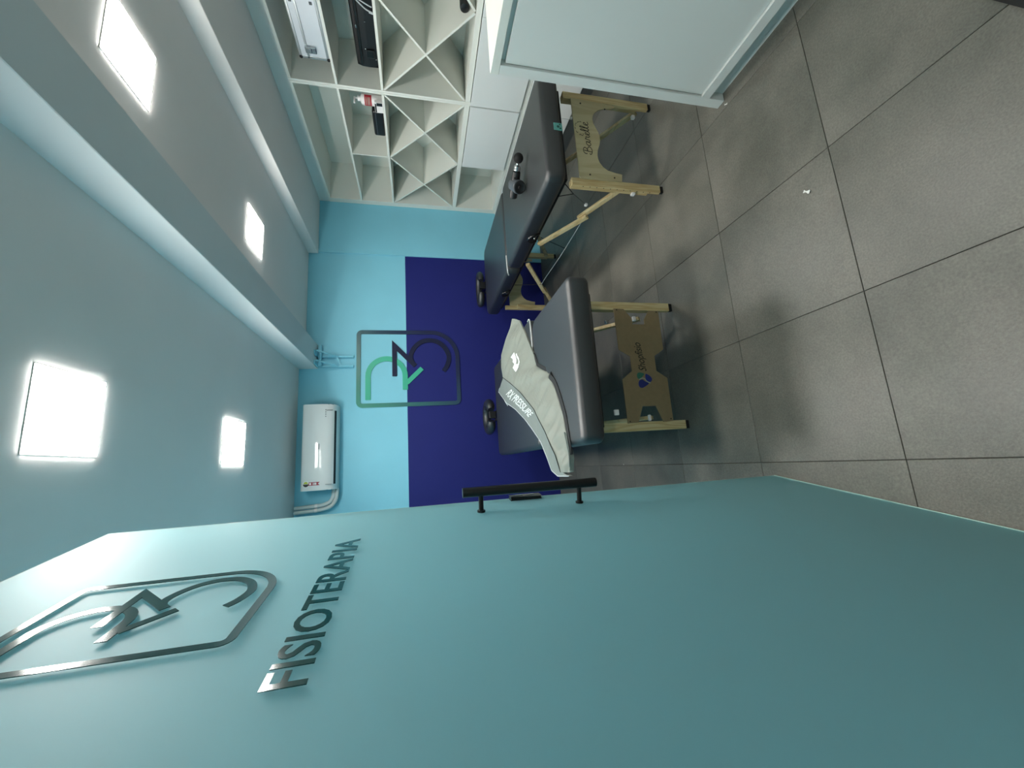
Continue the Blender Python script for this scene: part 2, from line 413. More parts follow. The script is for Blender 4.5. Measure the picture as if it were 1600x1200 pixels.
lamp(.135, .429, -1.13, -.83, C1, 'fill light panel added behind the viewer, out of view')  # unseen lamp, added to raise the fill on door, counter and ceiling

# ------------------------------------------------------------------ glass door
DF = Vector((-0.133, 1.577, 0)); DU = Vector((-0.175, -0.984, 0)).normalized(); DN = Vector((-DU.y, DU.x, 0))
def dmap(u, v, d): return DF + DU * u + DN * d + Vector((0, 0, v))
b = bmesh.new(); prism(b, [(0, .012), (1.36, .012), (1.36, 2.530), (0, 2.530)], dmap, -0.010, 0.0)
bmesh.ops.bevel(b, geom=[e for e in b.edges if len(e.link_faces) == 2 and e.calc_face_angle() > 1], offset=.0012, segments=1, affect='EDGES')
door = struct('door_1', b, 'glass'); tag(door, label='frosted green glass door with teal logo and lettering')
# the same mark stands on the back wall and, smaller, on the door; drawn in wall coordinates (x, z)
def arc(cx, cy, r, a0, a1, n=14):
    return [(cx + r * math.cos(math.radians(a0 + (a1 - a0) * k / n)), cy + r * math.sin(math.radians(a0 + (a1 - a0) * k / n))) for k in range(n + 1)]
LX0, LX1, LZ0, LZ1 = .718, 1.556, 1.126, 2.216
FRAME = arc(LX1 - .035, LZ1 - .035, .035, 0, 90, 5) + arc(LX0 + .04, LZ1 - .04, .04, 90, 180, 5) + arc(LX0 + .045, LZ0 + .045, .045, 180, 270, 6) + arc(LX1 - .30, LZ0 + .30, .30, 270, 360, 16)
LET_R = [(.780, 2.116), (1.046, 2.116)] + arc(1.046, 1.9175, .1985, 90, -90, 18)[1:] + [(.886, 1.719)]
LEG_R = [(.962, 1.700), (1.129, 1.532)]
NUM_A = [(1.041, 1.833), (1.398, 1.833), (1.158, 1.604)]
NUM_B = [(1.185, 1.633), (1.240, 1.655), (1.300, 1.650), (1.372, 1.613), (1.427, 1.557), (1.456, 1.486), (1.460, 1.425), (1.442, 1.348), (1.383, 1.276), (1.301, 1.233), (1.233, 1.226), (1.148, 1.252), (1.094, 1.290)]
KD = .3615
def dlogo(x, z, d): return dmap(.765 - (x - .703) * KD, 1.885 + (z - 1.105) * KD, d)
b = bmesh.new(); ribbon(b, FRAME, .044, dlogo, .005, .0065, closed=True)
tag(obj('logo_frame', b, 'letter', door), label='glossy teal outline of the door logo')
b = bmesh.new(); ribbon(b, LET_R, .052, dlogo, .005, .0065); ribbon(b, LEG_R, .05, dlogo, .0052, .0067)
tag(obj('logo_letter', b, 'letter', door), label='glossy teal letter R of the door logo')
b = bmesh.new(); ribbon(b, NUM_A, .05, dlogo, .0054, .0069); ribbon(b, spline(NUM_B, 4), .05, dlogo, .0052, .0067)
tag(obj('logo_numeral', b, 'letter', door), label='glossy teal numeral 3 of the door logo')
b = bmesh.new()
text_mesh(b, 'FISIOTERAPIA', lambda u, v, d: dmap(.900 - u * .595, 1.737 + v * .063 + u * .006, d), .005, .0065, bold=.012, space=1.02)
tag(obj('lettering', b, 'letter', door), label='glossy teal word FISIOTERAPIA')
b = bmesh.new(); prism(b, [(0, .006), (1.36, .006), (1.36, .0125), (0, .0125)], dmap, -.010, .001); tag(obj('polished_edge', b, 'edge', door), label='pale bottom edge of the door')
b = bmesh.new(); prism(b, [(-.0025, .006), (-.0002, .006), (-.0002, 2.5325), (-.0025, 2.5325)], dmap, -.010, .0); tag(obj('polished_edge', b, 'edge', door), label='pale upright edge of the door')
b = bmesh.new(); prism(b, [(0, 2.5302), (1.36, 2.5302), (1.36, 2.5325), (0, 2.5325)], dmap, -.010, .0); tag(obj('polished_edge', b, 'edge', door), label='pale top edge of the door')
# pull handle and lock
b = bmesh.new(); tube(b, [dmap(.138, .948, .070), dmap(.138, 1.437, .070)], .0165, 16)
bmesh.ops.bevel(b, geom=[e for e in b.edges if len(e.link_faces) == 2 and e.calc_face_angle() > 1], offset=.002, segments=1, affect='EDGES')
hd = tag(obj('handle', b, 'black_gloss', door, smooth=True), label='matt black tubular pull handle')
for z in (1.013, 1.374):
    b = bmesh.new(); tube(b, [dmap(.138, z, .004), dmap(.138, z, .062)], .0085, 12); tube(b, [dmap(.138, z, .0), dmap(.138, z, .006)], .014, 14)
    obj('post', b, 'black_gloss', hd, smooth=True)
b = bmesh.new(); prism(b, [(-.004, 1.127), (.034, 1.127), (.034, 1.243), (-.004, 1.243)], dmap, 0.0, .012)
bmesh.ops.bevel(b, geom=[e for e in b.edges if len(e.link_faces) == 2 and e.calc_face_angle() > 1], offset=.003, segments=2, affect='EDGES')
lk = tag(obj('lock', b, 'black_gloss', door), label='black lock case at the door edge')
for z in (1.150, 1.195):
    b = bmesh.new(); prism(b, [(.004, z), (.014, z), (.014, z + .034), (.004, z + .034)], dmap, .0121, .014); obj('lock_plate', b, 'steel', lk)

# ------------------------------------------------------------------ wall logo
wl = thing('wall_logo', (1.137, YB - .006, 1.105), 'large framed R3 logo in green and navy on the back wall', 'wall sign')
def wmap(x, z, d): return Vector((x, YB - d, z))
b = bmesh.new(); ribbon(b, FRAME, .044, wmap, .0, .010, closed=True); tag(obj('frame', b, 'frame_acr', wl), label='outline shading from green to navy')
b = bmesh.new(); ribbon(b, LET_R, .056, wmap, .0, .009); ribbon(b, LEG_R, .05, wmap, .0, .011); tag(obj('letter', b, 'green', wl), label='green letter R')
b = bmesh.new(); ribbon(b, NUM_A, .05, wmap, .0, .012); ribbon(b, spline(NUM_B, 5), .05, wmap, .0, .0105); tag(obj('numeral', b, 'navy_acr', wl), label='dark navy numeral 3')

# ------------------------------------------------------------------ shelf wall (two cabinet units)
FX, BX, T = 3.160, 3.640, .019
def shelf_unit(y0, y1, label, half, far):
    t = thing('shelf_unit', (FX + .24, (y0 + y1) / 2, 0), label, 'shelf unit', 'white shelf units along the right wall')
    ym = 3.7675 if far else 2.270
    ye = 4.500 if far else y1 - T
    ys = y0 + T
    for a, c in ((y0, y0 + T), (ye, y1)): obj('side_panel', B(FX, BX, a, c, .10, 2.545, bev=.001, seg=1), 'mdf', t)
    obj('back_panel', B(BX, BX + .012, y0, y1, .10, 2.545), 'mdf', t)
    e = .0006
    for z, th in ((2.535, .020), (2.181, .019), (1.820, .020), (1.0965, .043), (.594, .036), (.145, .03)):
        obj('shelf', B(FX + .001, BX - e, ys + e, ye - e, z - th / 2, z + th / 2, bev=.001, seg=1), 'mdf', t)
    if half: obj('divider', B(FX + .002, BX - e, ym - .006, ym + .006, 1.8306, 2.1710), 'mdf', t)
    # diamond lattice
    za, zb = 1.1185, 1.8095
    for a, c in ((ys, ym), (ym, ye)):
        for s in (0, 1):
            p, q = ((a, za), (c, zb)) if s == 0 else ((a, zb), (c, za))
            d = Vector((q[0] - p[0], q[1] - p[1])); n = Vector((-d.y, d.x)).normalized() * .0075
            k = .0085 * d.normalized()
            P, Q = Vector(p) + k, Vector(q) - k
            if s == 0: segs = [(P, Q)]
            else:
                m = (Vector(p) + Vector(q)) / 2; g = d.normalized() * .0082
                segs = [(P, m - g), (m + g, Q)]
            for u, v in segs:
                b = bmesh.new(); prism(b, [tuple(u + n), tuple(v + n), tuple(v - n), tuple(u - n)], lambda y, z, x: Vector((x, y, z)), FX + .002, BX - e)
                obj('lattice_board', b, 'mdf', t)
    # centre post of the base, doors
    obj('divider', B(FX + .02, BX - e, ym - .008, ym + .012, .161, 1.074), 'mdf', t)
    g = .003
    doors = [(y0 + .008, ym + .004)] + ([] if far else [(ym + .008, y1 - .004)])
    for a, c in doors: obj('cabinet_door', B(FX - .019, FX - .0005, a, c, .618, 1.070, bev=.0015, seg=1), 'mdf_door', t)
    for a, c in ((y0 + .002, ym + .004), (ym + .008, y1 - .002)): obj('cabinet_door', B(FX - .019, FX - .0005, a, c, .135, .574, bev=.0015, seg=1), 'mdf_door', t)
    obj('plinth', B(FX + .045, BX, y0, y1, 0, .0995), 'alu', t)
    return t
shelf_unit(1.500, 3.018, 'white shelf unit holding the silver case and black case, partly behind the counter', False, False)
shelf_unit(3.0195, 4.572, 'white shelf unit next to the turquoise wall holding a pump bottle', True, True)

# things on the shelves
t = thing('flight_case', (3.38, 2.35, 2.1925), 'silver aluminium carrying case on the second highest shelf', 'case')
y0, y1, z0, z1, x0 = 1.86, 2.838, 2.1945, 2.416, 3.195
obj('body', B(x0, 3.60, y0, y1, z0, z1, bev=.006), 'case', t)
for z in (z1 - .068, z1 - .012, z0 + .016):
    b = bmesh.new(); box(b, x0 - .004, x0 + .002, y0, y1 - .004, z - .008, z + .008, bev=.002, seg=1); obj('edge_trim', b, 'alu', t)
b = bmesh.new(); box(b, x0 - .004, x0 + .002, y1 - .022, y1 - .002, z0 + .004, z1 - .004, bev=.002, seg=1); obj('edge_trim', b, 'alu', t)
b = bmesh.new(); box(b, x0 - .016, x0, y1 - .105, y1 - .055, z0 + .085, z0 + .165, bev=.005); la = obj('latch', b, 'steel', t)
b = bmesh.new(); box(b, x0 - .021, x0 - .015, y1 - .098, y1 - .062, z0 + .118, z0 + .150, bev=.003); obj('latch_tongue', b, 'steel', la)
for yy, zz in ((y1 - .012, z1 - .012), (y1 - .012, z0 + .012), (y0 + .012, z1 - .012), (y0 + .012, z0 + .012)):
    b = bmesh.new(); bmesh.ops.create_uvsphere(b, u_segments=10, v_segments=8, radius=.013, matrix=Matrix.Translation((x0 - .002, yy, zz))); obj('corner_stud', b, 'black', t, smooth=True)
for z in (z1 - .04, z0 + .05): obj('rivet', B(x0 - .004, x0 + .002, y1 - .42, y1 - .40, z - .010, z + .010, bev=.003), 'grey_plastic', t)

t = thing('equipment_case', (3.40, 2.42, 1.8315), 'black hard equipment case with a white cable on it', 'case')
prof = [(3.215, 1.832), (3.212, 1.90), (3.214, 1.955), (3.226, 1.985), (3.262, 1.999), (3.60, 1.999), (3.60, 1.832)]
b = bmesh.new(); prism(b, prof, lambda x, z, y: Vector((x, y, z)), 1.98, 2.842)
bmesh.ops.bevel(b, geom=[e for e in b.edges if len(e.link_faces) == 2 and e.calc_face_angle() > .9], offset=.008, segments=2, affect='EDGES')
obj('body', b, 'black', t)
b = bmesh.new(); box(b, 3.204, 3.216, 1.99, 2.836, 1.944, 1.966, bev=.004, seg=1); obj('lid_rim', b, 'black_gloss', t)
b = bmesh.new(); box(b, 3.197, 3.214, 2.70, 2.765, 1.853, 1.915, bev=.008); obj('latch', b, 'black_gloss', t)
for y, z in ((2.775, 1.846), (2.70, 1.918), (2.50, 1.90)):
    b = bmesh.new(); bmesh.ops.create_uvsphere(b, u_segments=8, v_segments=6, radius=.005, matrix=Matrix.Translation((3.208, y, z))); obj('rivet', b, 'steel', t, smooth=True)
b = bmesh.new(); box(b, 3.205, 3.213, 2.530, 2.552, 1.948, 1.972, bev=.003, seg=1); obj('clip', b, 'steel', t)
cab = bmesh.new()
tube(cab, spline([(3.30, 2.22, 2.004), (3.24, 2.28, 2.004), (3.197, 2.32, 1.970), (3.195, 2.36, 1.93), (3.196, 2.40, 1.885), (3.196, 2.42, 1.84)], 6), .0045, 8)
tube(cab, spline([(3.32, 2.26, 2.004), (3.22, 2.30, 2.003), (3.195, 2.34, 1.93), (3.196, 2.37, 1.875), (3.196, 2.385, 1.84)], 6), .004, 8)
tube(cab, [(3.196, 2.418, 1.86), (3.196, 2.425, 1.833)], .007, 8)
tag(obj('cable', cab, 'cord_white', smooth=True), 'white cable hanging over the black case on the shelf', 'cable')

t = thing('pump_bottle', (3.255, 3.198, 1.8305), 'white pump bottle with a red label on the shelf', 'bottle')
f = axis_map((3.255, 3.198, 1.8305), (0, 0, 1))
b = bmesh.new(); lathe(b, [(.044, 0), (.047, .006), (.047, .165), (.043, .180), (.020, .190), (.018, .198)], 20, f); obj('body', b, 'white_plastic', t, smooth=True)
b = bmesh.new(); lathe(b, [(.022, .196), (.022, .214), (.008, .217), (.007, .236)], 14, f); box(b, 3.200, 3.264, 3.190, 3.206, 2.064, 2.078, bev=.003, seg=1); obj('pump_head', b, 'white_plastic', t, smooth=True)
b = bmesh.new()
ns = 14
for k in range(ns):
    a0, a1 = math.radians(120 + 150 * k / ns), math.radians(120 + 150 * (k + 1) / ns)
    vs = [b.verts.new((3.255 + .0478 * math.cos(a), 3.198 + .0478 * math.sin(a), z)) for a, z in ((a0, 1.925), (a1, 1.925), (a1, 1.985), (a0, 1.985))]
    b.faces.new(vs)
lb = obj('label', b, 'red', t, smooth=True)
b = bmesh.new()
for z in (1.968, 1.952, 1.940):
    for k in range(8):
        a0, a1 = math.radians(165 + 80 * k / 8), math.radians(165 + 80 * (k + 1) / 8)
        vs = [b.verts.new((3.255 + .0484 * math.cos(a), 3.198 + .0484 * math.sin(a), zz)) for a, zz in ((a0, z), (a1, z), (a1, z + .006), (a0, z + .006))]
        b.faces.new(vs)
obj('label_print', b, 'pale_print', lb)
t = thing('small_box', (3.20, 3.185, 1.8305), 'small white and black box in front of the pump bottle', 'box')
obj('body', B(3.172, 3.203, 3.140, 3.246, 1.8305, 1.900, bev=.003, seg=1), 'white_plastic', t)
obj('stripe', B(3.1705, 3.1725, 3.150, 3.240, 1.8855, 1.897), 'black', t)
obj('stripe', B(3.1705, 3.1725, 3.142, 3.172, 1.834, 1.882), 'black', t)
t = thing('black_pouch', (3.27, 3.40, 1.8305), 'black zipped pouch beside the pump bottle on the shelf', 'pouch')
obj('body', B(3.20, 3.36, 3.262, 3.545, 1.8305, 1.935, bev=.018, seg=3), 'black', t, smooth=True)
b = bmesh.new(); tube(b, [(3.199, 3.28, 1.905), (3.199, 3.53, 1.905)], .003, 6); obj('zip', b, 'grey_plastic', t)
b = bmesh.new(); f = axis_map((3.20, 2.285, 1.196), (1, 0, 0)); lathe(b, [(.020, 0), (.032, .004), (.034, .012), (.034, .30), (.03, .308)], 18, f)
t = tag(obj('roller', b, 'black', smooth=True), 'black roller tucked in the upper diamond cell of the shelf', 'roller')

# ------------------------------------------------------------------ counter
t = thing('reception_counter', (2.1, .5, 0), 'pale grey reception counter with recessed front at the upper edge', 'counter')
CX, CY0, CY1 = 1.766, -1.2, 1.512
obj('worktop', B(CX, 2.42, CY0, CY1, 1.184, 1.222, bev=.001, seg=1), 'mdf', t)
obj('end_panel', B(CX, 2.40, CY1 - .048, CY1, 0, 1.1835, bev=.001, seg=1), 'grey_mdf', t)
obj('front_panel', B(CX + .012, CX + .030, CY0, CY1 - .0515, .1365, 1.160, bev=.001, seg=1), 'grey_mdf', t)
obj('bottom_rail', B(CX, CX + .03, CY0, CY1 - .0485, .088, .135, bev=.001, seg=1), 'grey_mdf', t)
obj('back_panel', B(CX + .035, CX + .05, CY0, CY1 - .0485, .088, 1.1835), 'grey_mdf', t)
obj('toe_kick', B(CX + .045, CX + .06, CY0, CY1 - .0485, 0, .0875), 'grey_mdf', t)

# ------------------------------------------------------------------ air conditioner and its pipes
t = thing('air_conditioner', (.29, 4.48, 2.40), 'white wall mounted air conditioner with energy sticker', 'air conditioner')
prof = [(YB - .0005, 2.398), (4.500, 2.398), (4.450, 2.408), (4.412, 2.430), (4.388, 2.462), (4.376, 2.500), (4.371, 2.560), (4.372, 2.660), (4.378, 2.698), (4.392, 2.712), (YB - .0005, 2.712)]
PS = [tuple(p) for p in spline([(a, c, 0) for a, c in prof[1:10]], 4)]
poly = [prof[0]] + [(p[0], p[1]) for p in PS] + [prof[-1]]
b = bmesh.new(); prism(b, poly, lambda y, z, x: Vector((x, y, z)), -.130, .712)
bmesh.ops.bevel(b, geom=[e for e in b.edges if len(e.link_faces) == 2 and e.calc_face_angle() > 1.2 and abs(e.verts[0].co.x - e.verts[1].co.x) < 1e-5 and abs(e.verts[0].co.y - YB) > .01], offset=.004, segments=2, affect='EDGES')
obj('body', b, 'ac', t, smooth=True)
def strip(pts, x0, x1, off, m, name):
    b = bmesh.new(); P = [Vector((0, p[0], p[1])) for p in pts]; rows = []
    for i, p in enumerate(P):
        d = (P[min(i + 1, len(P) - 1)] - P[max(i - 1, 0)]).normalized(); n = Vector((0, -d.z, d.y)) if True else None
        if n.y > 0 and n.z > 0: n = -n
        rows.append([b.verts.new(p + n * off + Vector((x0, 0, 0))), b.verts.new(p + n * off + Vector((x1, 0, 0)))])
    for A, C in zip(rows, rows[1:]): b.faces.new((A[0], A[1], C[1], C[0]))
    return obj(name, b, m, t, smooth=True)
def between(z0, z1): return [p for p in PS if z0 <= p[1] <= z1 and p[0] < 4.47]
va = strip(between(2.420, 2.482), -.080, .650, .003, 'ac', 'vane')
strip(between(2.407, 2.424), -.082, .652, .0016, 'ac_gap', 'air_slot')
for xa in (-.082, .650): obj('vane_edge', B(xa, xa + .003, 4.366, 4.392, 2.43, 2.486), 'ac_mark', t)
for k in range(4): obj('indicator', B(.585 + k * .022, .595 + k * .022, 4.372, 4.378, 2.492, 2.500), 'ac_mark', t)
obj('maker_mark', B(.262, .318, 4.3700, 4.3725, 2.548, 2.556), 'ac_mark', t)
# sticker: round seal over a two tailed ribbon
st = bmesh.new(); prism(st, arc(-.068, 2.660, .031, 0, 360, 24)[:-1], lambda x, z, d: Vector((x, 4.3715 - d, z)), 0, .001)
sk = tag(obj('sticker', st, 'print_white', t), label='round energy seal with crimson ribbon')
b = bmesh.new(); prism(b, arc(-.069, 2.660, .026, 90, 270, 14), lambda x, z, d: Vector((x, 4.3704 - d, z)), 0, .0006)
obj('seal_black', b, 'black', sk)
b = bmesh.new(); prism(b, arc(-.066, 2.661, .020, -90, 90, 14), lambda x, z, d: Vector((x, 4.3696 - d, z)), 0, .0006); obj('seal_yellow', b, 'yellow', sk)
b = bmesh.new(); prism(b, [(-.084, 2.636), (-.052, 2.636), (-.052, 2.535), (-.068, 2.553), (-.084, 2.535)], lambda x, z, d: Vector((x, 4.3700 - d, z)), 0, .0006); rb = obj('ribbon', b, 'dark_red', sk)
b = bmesh.new()
for z in (2.612, 2.590, 2.576, 2.566): prism(b, [(-.078, z), (-.058, z), (-.058, z + (.018 if z > 2.6 else .008)), (-.078, z + (.018 if z > 2.6 else .008))], lambda x, zz, d: Vector((x, 4.3690 - d, zz)), 0, .0005)
obj('ribbon_print', b, 'print_white', sk)
for pts, lbl in (([(-.10, 4.535, 2.437), (-.155, 4.535, 2.438), (-.215, 4.535, 2.446), (-.262, 4.535, 2.478), (-.285, 4.535, 2.545), (-.292, 4.535, 2.64), (-.300, 4.535, 2.80)], 'white wrapped pipe from the air conditioner, the inner of two'),
                 ([(-.10, 4.530, 2.405), (-.17, 4.530, 2.405), (-.245, 4.530, 2.418), (-.302, 4.530, 2.462), (-.327, 4.530, 2.545), (-.335, 4.530, 2.64), (-.342, 4.530, 2.80)], 'white wrapped pipe from the air conditioner, the outer lower one')):
    pts = [p for p in pts]; pts[0] = (-.1315, pts[0][1], pts[0][2])
    b = bmesh.new(); sp = spline(pts, 8); rr = [.0185 + (.0016 if (k % 11) == 5 else 0) for k in range(len(sp))]
    tube(b, sp, rr, 12)
    p = tag(obj('air_pipe', b, 'foam', smooth=True), lbl, 'pipe')
    b = bmesh.new(); tube(b, [sp[36], sp[38]], .0203, 12); obj('tape', b, 'white_plastic', p, smooth=True)

# turquoise bracket under the beam
t = thing('wall_bracket', (1.26, 4.57, 2.26), 'turquoise painted steel bracket under the ceiling beam by the logo', 'bracket')
for x in (1.160, 1.268):
    b = bmesh.new(); box(b, x - .012, x + .012, YB - .030, YB - .0005, 2.262, 2.630, bev=.004, seg=1); obj('wall_bar', b, 'turq', t)
    b = bmesh.new(); bar(b, (x, YB - .008, 2.40), (x + .03, 4.42, 2.612), .018, .014); obj('strut', b, 'turq', t)
    b = bmesh.new(); box(b, x - .013, x + .030, 4.40, YB - .031, 2.616, 2.6315, bev=.002, seg=1); obj('arm', b, 'turq', t)
b = bmesh.new(); bar(b, (1.160, YB - .022, 2.39), (1.268, YB - .022, 2.44), .012, .022); obj('cross_bar', b, 'turq', t)
b = bmesh.new(); box(b, 1.150, 1.392, YB - .075, YB - .031, 2.585, 2.6155, bev=.003, seg=1); obj('cross_bar', b, 'turq', t)

# ------------------------------------------------------------------ massage tables
def horseshoe(cx, y0, w, l, z, r, seg=10):
    """open ring, its gap towards the table"""
    a, c = w / 2 - r, l / 2 - r
    pts = [(cx + a * math.sin(math.radians(t)), y0 + l / 2 - c * math.cos(math.radians(t)), z) for t in range(24, 337, 12)]
    b = bmesh.new(); n = len(pts)
    rr = [r * (0.75 if i in (0, n - 1) else 1.0) for i in range(n)]
    tube(b, pts, rr, 12)
    return b
def panel_map(y): return lambda x, z, d: Vector((x, y + d, z))
def leg(t, x0, x1, y0, y1, ztop, m='pine', foot=.024, holes=None, step=0.34, inner=.024, sy=1):
    b = bmesh.new()
    box(b, x0, x1, min(y0, y1), max(y0, y1), foot, min(step + .16, ztop), bev=.002, seg=1)
    y2 = y1 + sy * inner
    box(b, x0 + .003, x1 - .003, min(y1, y2) + .0003, max(y1, y2), foot + .075, ztop, bev=.002, seg=1)
    L = obj('leg', b, m, t)
    b = bmesh.new(); box(b, x0 + .002, x1 - .002, min(y0, y1) + .002, max(y0, y1) - .002, 0.0008, foot - .0005, bev=.003, seg=1); obj('rubber_foot', b, 'rubber', L)
    return L
def bolts(par, pts, y, r=.0055):
    for x, z in pts:
        b = bmesh.new(); lathe(b, [(r, 0), (r, .002), (r * .6, .003)], 10, axis_map((x, y, z), (0, -1, 0))); obj('bolt', b, 'bolt', par)
def loop_handle(t, x, y, z, side=-1):
    b = bmesh.new()
    tube(b, spline([(x, y - .050, z - .035), (x + side * .014, y - .052, z - .005), (x + side * .022, y - .03, z + .030), (x + side * .024, y, z + .040), (x + side * .022, y + .03, z + .030), (x + side * .014, y + .052, z - .005), (x, y + .050, z - .035)], 4), .009, 8)
    h = obj('carry_handle', b, 'black_gloss', t, smooth=True)
    b = bmesh.new(); bmesh.ops.create_uvsphere(b, u_segments=8, v_segments=6, radius=.008, matrix=Matrix.Translation((x + side * .004, y + .012, z - .012))); obj('stud', b, 'steel', h, smooth=True)
    return h

ZT, ZB = .800, .675
# --- nearest table, with the brown hardboard panel
t1 = thing('massage_table', (.52, 2.95, 0), 'black massage table nearest the glass door with a grey compression sleeve on it', 'massage table', 'folding massage tables')
obj('cushion', cushion(bmesh.new(), .068, .962, 1.853, 2.588, ZB, ZT, (.09, .05, .045, .045), .034), 'leather', t1, smooth=True, angle=60)
obj('cushion', cushion(bmesh.new(), .085, 1.010, 2.604, 4.080, ZB, ZT, (.06, .06, .05, .10), .034), 'leather', t1, smooth=True, angle=60)
b = bmesh.new(); tube(b, spline([(1.012, 2.72, .784), (1.006, 2.66, .792), (.985, 2.622, .797), (.93, 2.607, .798), (.80, 2.602, .798), (.60, 2.601, .798)], 6), .0042, 8)
obj('piping', b, 'piping', t1, smooth=True)
for fa in ((.15, .90, 1.96, 2.56), (.165, .92, 2.63, 4.00)):
    b = bmesh.new(); box(b, *fa, .630, .6745, bev=.004, seg=1); obj('frame', b, 'black', t1)
P1 = [(.881, .406), (.878, .335), (.819, .296), (.781, .296), (.781, .214), (.812, .214), (.870, .169), (.867, .109), (.621, .115), (.579, .178), (.489, .178), (.445, .115), (.185, .111), (.178, .180), (.276, .216), (.277, .300), (.183, .333), (.180, .403), (.441, .406), (.488, .339), (.580, .339), (.621, .406)]
P1 = [(.881, .410), (.879, .345), (.818, .297), (.781, .297), (.781, .214), (.812, .214), (.871, .176), (.868, .109), (.622, .111), (.580, .178), (.488, .178), (.442, .111), (.184, .111), (.180, .176), (.276, .214), (.276, .300), (.183, .338), (.180, .407), (.440, .408), (.488, .340), (.580, .340), (.620, .409)]
def end_panel_a(y):
    b = bmesh.new(); prism(b, P1, panel_map(y), 0, .006); return obj('end_panel', b, 'mdf_brown', t1)
pa = tag(end_panel_a(2.118), label='brown hardboard panel with notched outline and printed name')
b = bmesh.new(); text_mesh(b, 'Shopfisio', lambda u, v, d: Vector((.487 + u * .178, 2.1178 - d, .228 + v * .064 + u * .020)), 0, .0006, shear=.28, space=.95); obj('lettering', b, 'ink', pa)
def blob(pts, m, off):
    b = bmesh.new(); prism(b, [(p.x, p.y) for p in spline([(x, z, 0) for x, z in pts], 4, closed=True)], panel_map(off), 0, .0006); obj('printed_mark', b, m, pa)
blob([(.470, .262), (.478, .282), (.476, .304), (.458, .312), (.440, .304), (.446, .286), (.458, .272)], 'green_print', 2.1172)
blob([(.470, .252), (.458, .228), (.440, .216), (.424, .222), (.418, .238), (.430, .252), (.448, .258)], 'blue_print', 2.1172)
blob([(.412, .240), (.396, .262), (.386, .284), (.390, .302), (.408, .308), (.430, .300), (.436, .280), (.424, .262)], 'blue_print', 2.1172)
b = bmesh.new(); ribbon(b, [(p.x, p.y) for p in spline([(.414, .230, 0), (.424, .252, 0), (.440, .264, 0), (.444, .280, 0), (.436, .300, 0)], 4)], .006, panel_map(2.1164), 0, .0005); obj('printed_mark', b, 'pale_print', pa)
bolts(pa, [(.872, .392), (.862, .124), (.190, .392), (.196, .126)], 2.118, .004)
tag(end_panel_a(3.742), label='hardboard panel at the far legs')
for x0, x1 in ((.134, .186), (.874, .926)):
    leg(t1, x0, x1, 2.1245, 2.150, ZB - .046, inner=.026, step=.60)
    leg(t1, x0, x1, 3.7725, 3.7490, ZB - .046, inner=.0235, sy=-1) if False else leg(t1, x0, x1, 3.7490, 3.7725, ZB - .046)
for x, y0_, z0_, y1_, z1_ in ((.845, 2.19, .20, 2.66, .628), (.215, 2.19, .20, 2.66, .628), (.845, 3.74, .16, 3.05, .628), (.215, 3.74, .16, 3.05, .628)):
    b = bmesh.new(); bar(b, (x, y0_, z0_), (x, y1_, z1_), .022, .038); obj('brace', b, 'pine_b', t1)
b = bmesh.new(); box(b, .235, .268, 2.158, 2.172, .432, .462, bev=.004); obj('knob', b, 'white_plastic', t1)
b = bmesh.new(); box(b, .195, .232, 2.177, 2.195, .216, .230, bev=.004); obj('knob', b, 'white_plastic', t1)
b = bmesh.new(); box(b, .826, .858, 2.177, 2.195, .232, .252, bev=.004); obj('knob', b, 'white_plastic', t1)
b = bmesh.new(); box(b, .800, .822, 2.158, 2.176, .428, .452, bev=.004); obj('knob', b, 'steel', t1)
obj('face_cradle', horseshoe(.508, 4.10, .385, .40, .838, .046), 'leather', t1, smooth=True)
b = bmesh.new()
for x in (.465, .545): box(b, x - .012, x + .012, 4.06, 4.25, .775, .790, bev=.003, seg=1)
box(b, .47, .545, 4.115, 4.16, .79, .868, bev=.008); obj('cradle_bracket', b, 'black', t1)

# --- farther table, with the pale plywood panel
t2 = thing('massage_table', (2.05, 3.15, 0), 'black massage table beside the shelves with a massage gun on top', 'massage table', 'folding massage tables')
LXA, LXB = 1.652, 2.450
obj('cushion', cushion(bmesh.new(), LXA, LXB, 1.996, 3.168, ZB, ZT, (.05, .06, .06, .06), .034), 'leather', t2, smooth=True, angle=60)
obj('cushion', cushion(bmesh.new(), LXA - .004, LXB, 3.180, 4.290, ZB, ZT, (.10, .10, .06, .05), .034), 'leather', t2, smooth=True, angle=60)
b = bmesh.new(); tube(b, spline([(LXA - .006, 3.25, .770), (LXA - .002, 3.215, .784), (LXA + .02, 3.186, .794), (LXA + .06, 3.176, .798), (LXA + .14, 3.1745, .799)], 6), .0045, 8)
obj('piping', b, 'piping', t2, smooth=True)
for fa in ((2.09, 3.14), (3.20, 4.22)):
    b = bmesh.new(); box(b, LXA + .07, LXB - .06, *fa, .632, .6745, bev=.004, seg=1); obj('frame', b, 'black', t2)
P2 = [(2.278, .582), (1.702, .580), (1.692, .570), (1.695, .296), (1.746, .288), (1.752, .334), (1.765, .385), (1.786, .413), (1.815, .433), (1.840, .441), (1.868, .443), (1.905, .437), (1.948, .420), (1.980, .413), (2.010, .412), (2.040, .418), (2.075, .434), (2.105, .446), (2.135, .449), (2.165, .441), (2.190, .425), (2.210, .402), (2.224, .370), (2.238, .300), (2.244, .284), (2.262, .281)]
def end_panel_b(y, y2):
    b = bmesh.new(); prism(b, P2, panel_map(y), 0, .008); return obj('end_panel', b, 'ply', t2)
pb = tag(end_panel_b(2.026, 0), label='pale plywood panel with a wavy lower edge and printed script')
bolts(pb, [(2.243, .520), (2.224, .352), (1.722, .510), (1.716, .345)], 2.026)
U = (2.112 - 1.868) / 6.1
def smap(u, v, d): return Vector((1.872 + u * U, 2.0258 - d, .477 + v * .0295 + u * .0012))
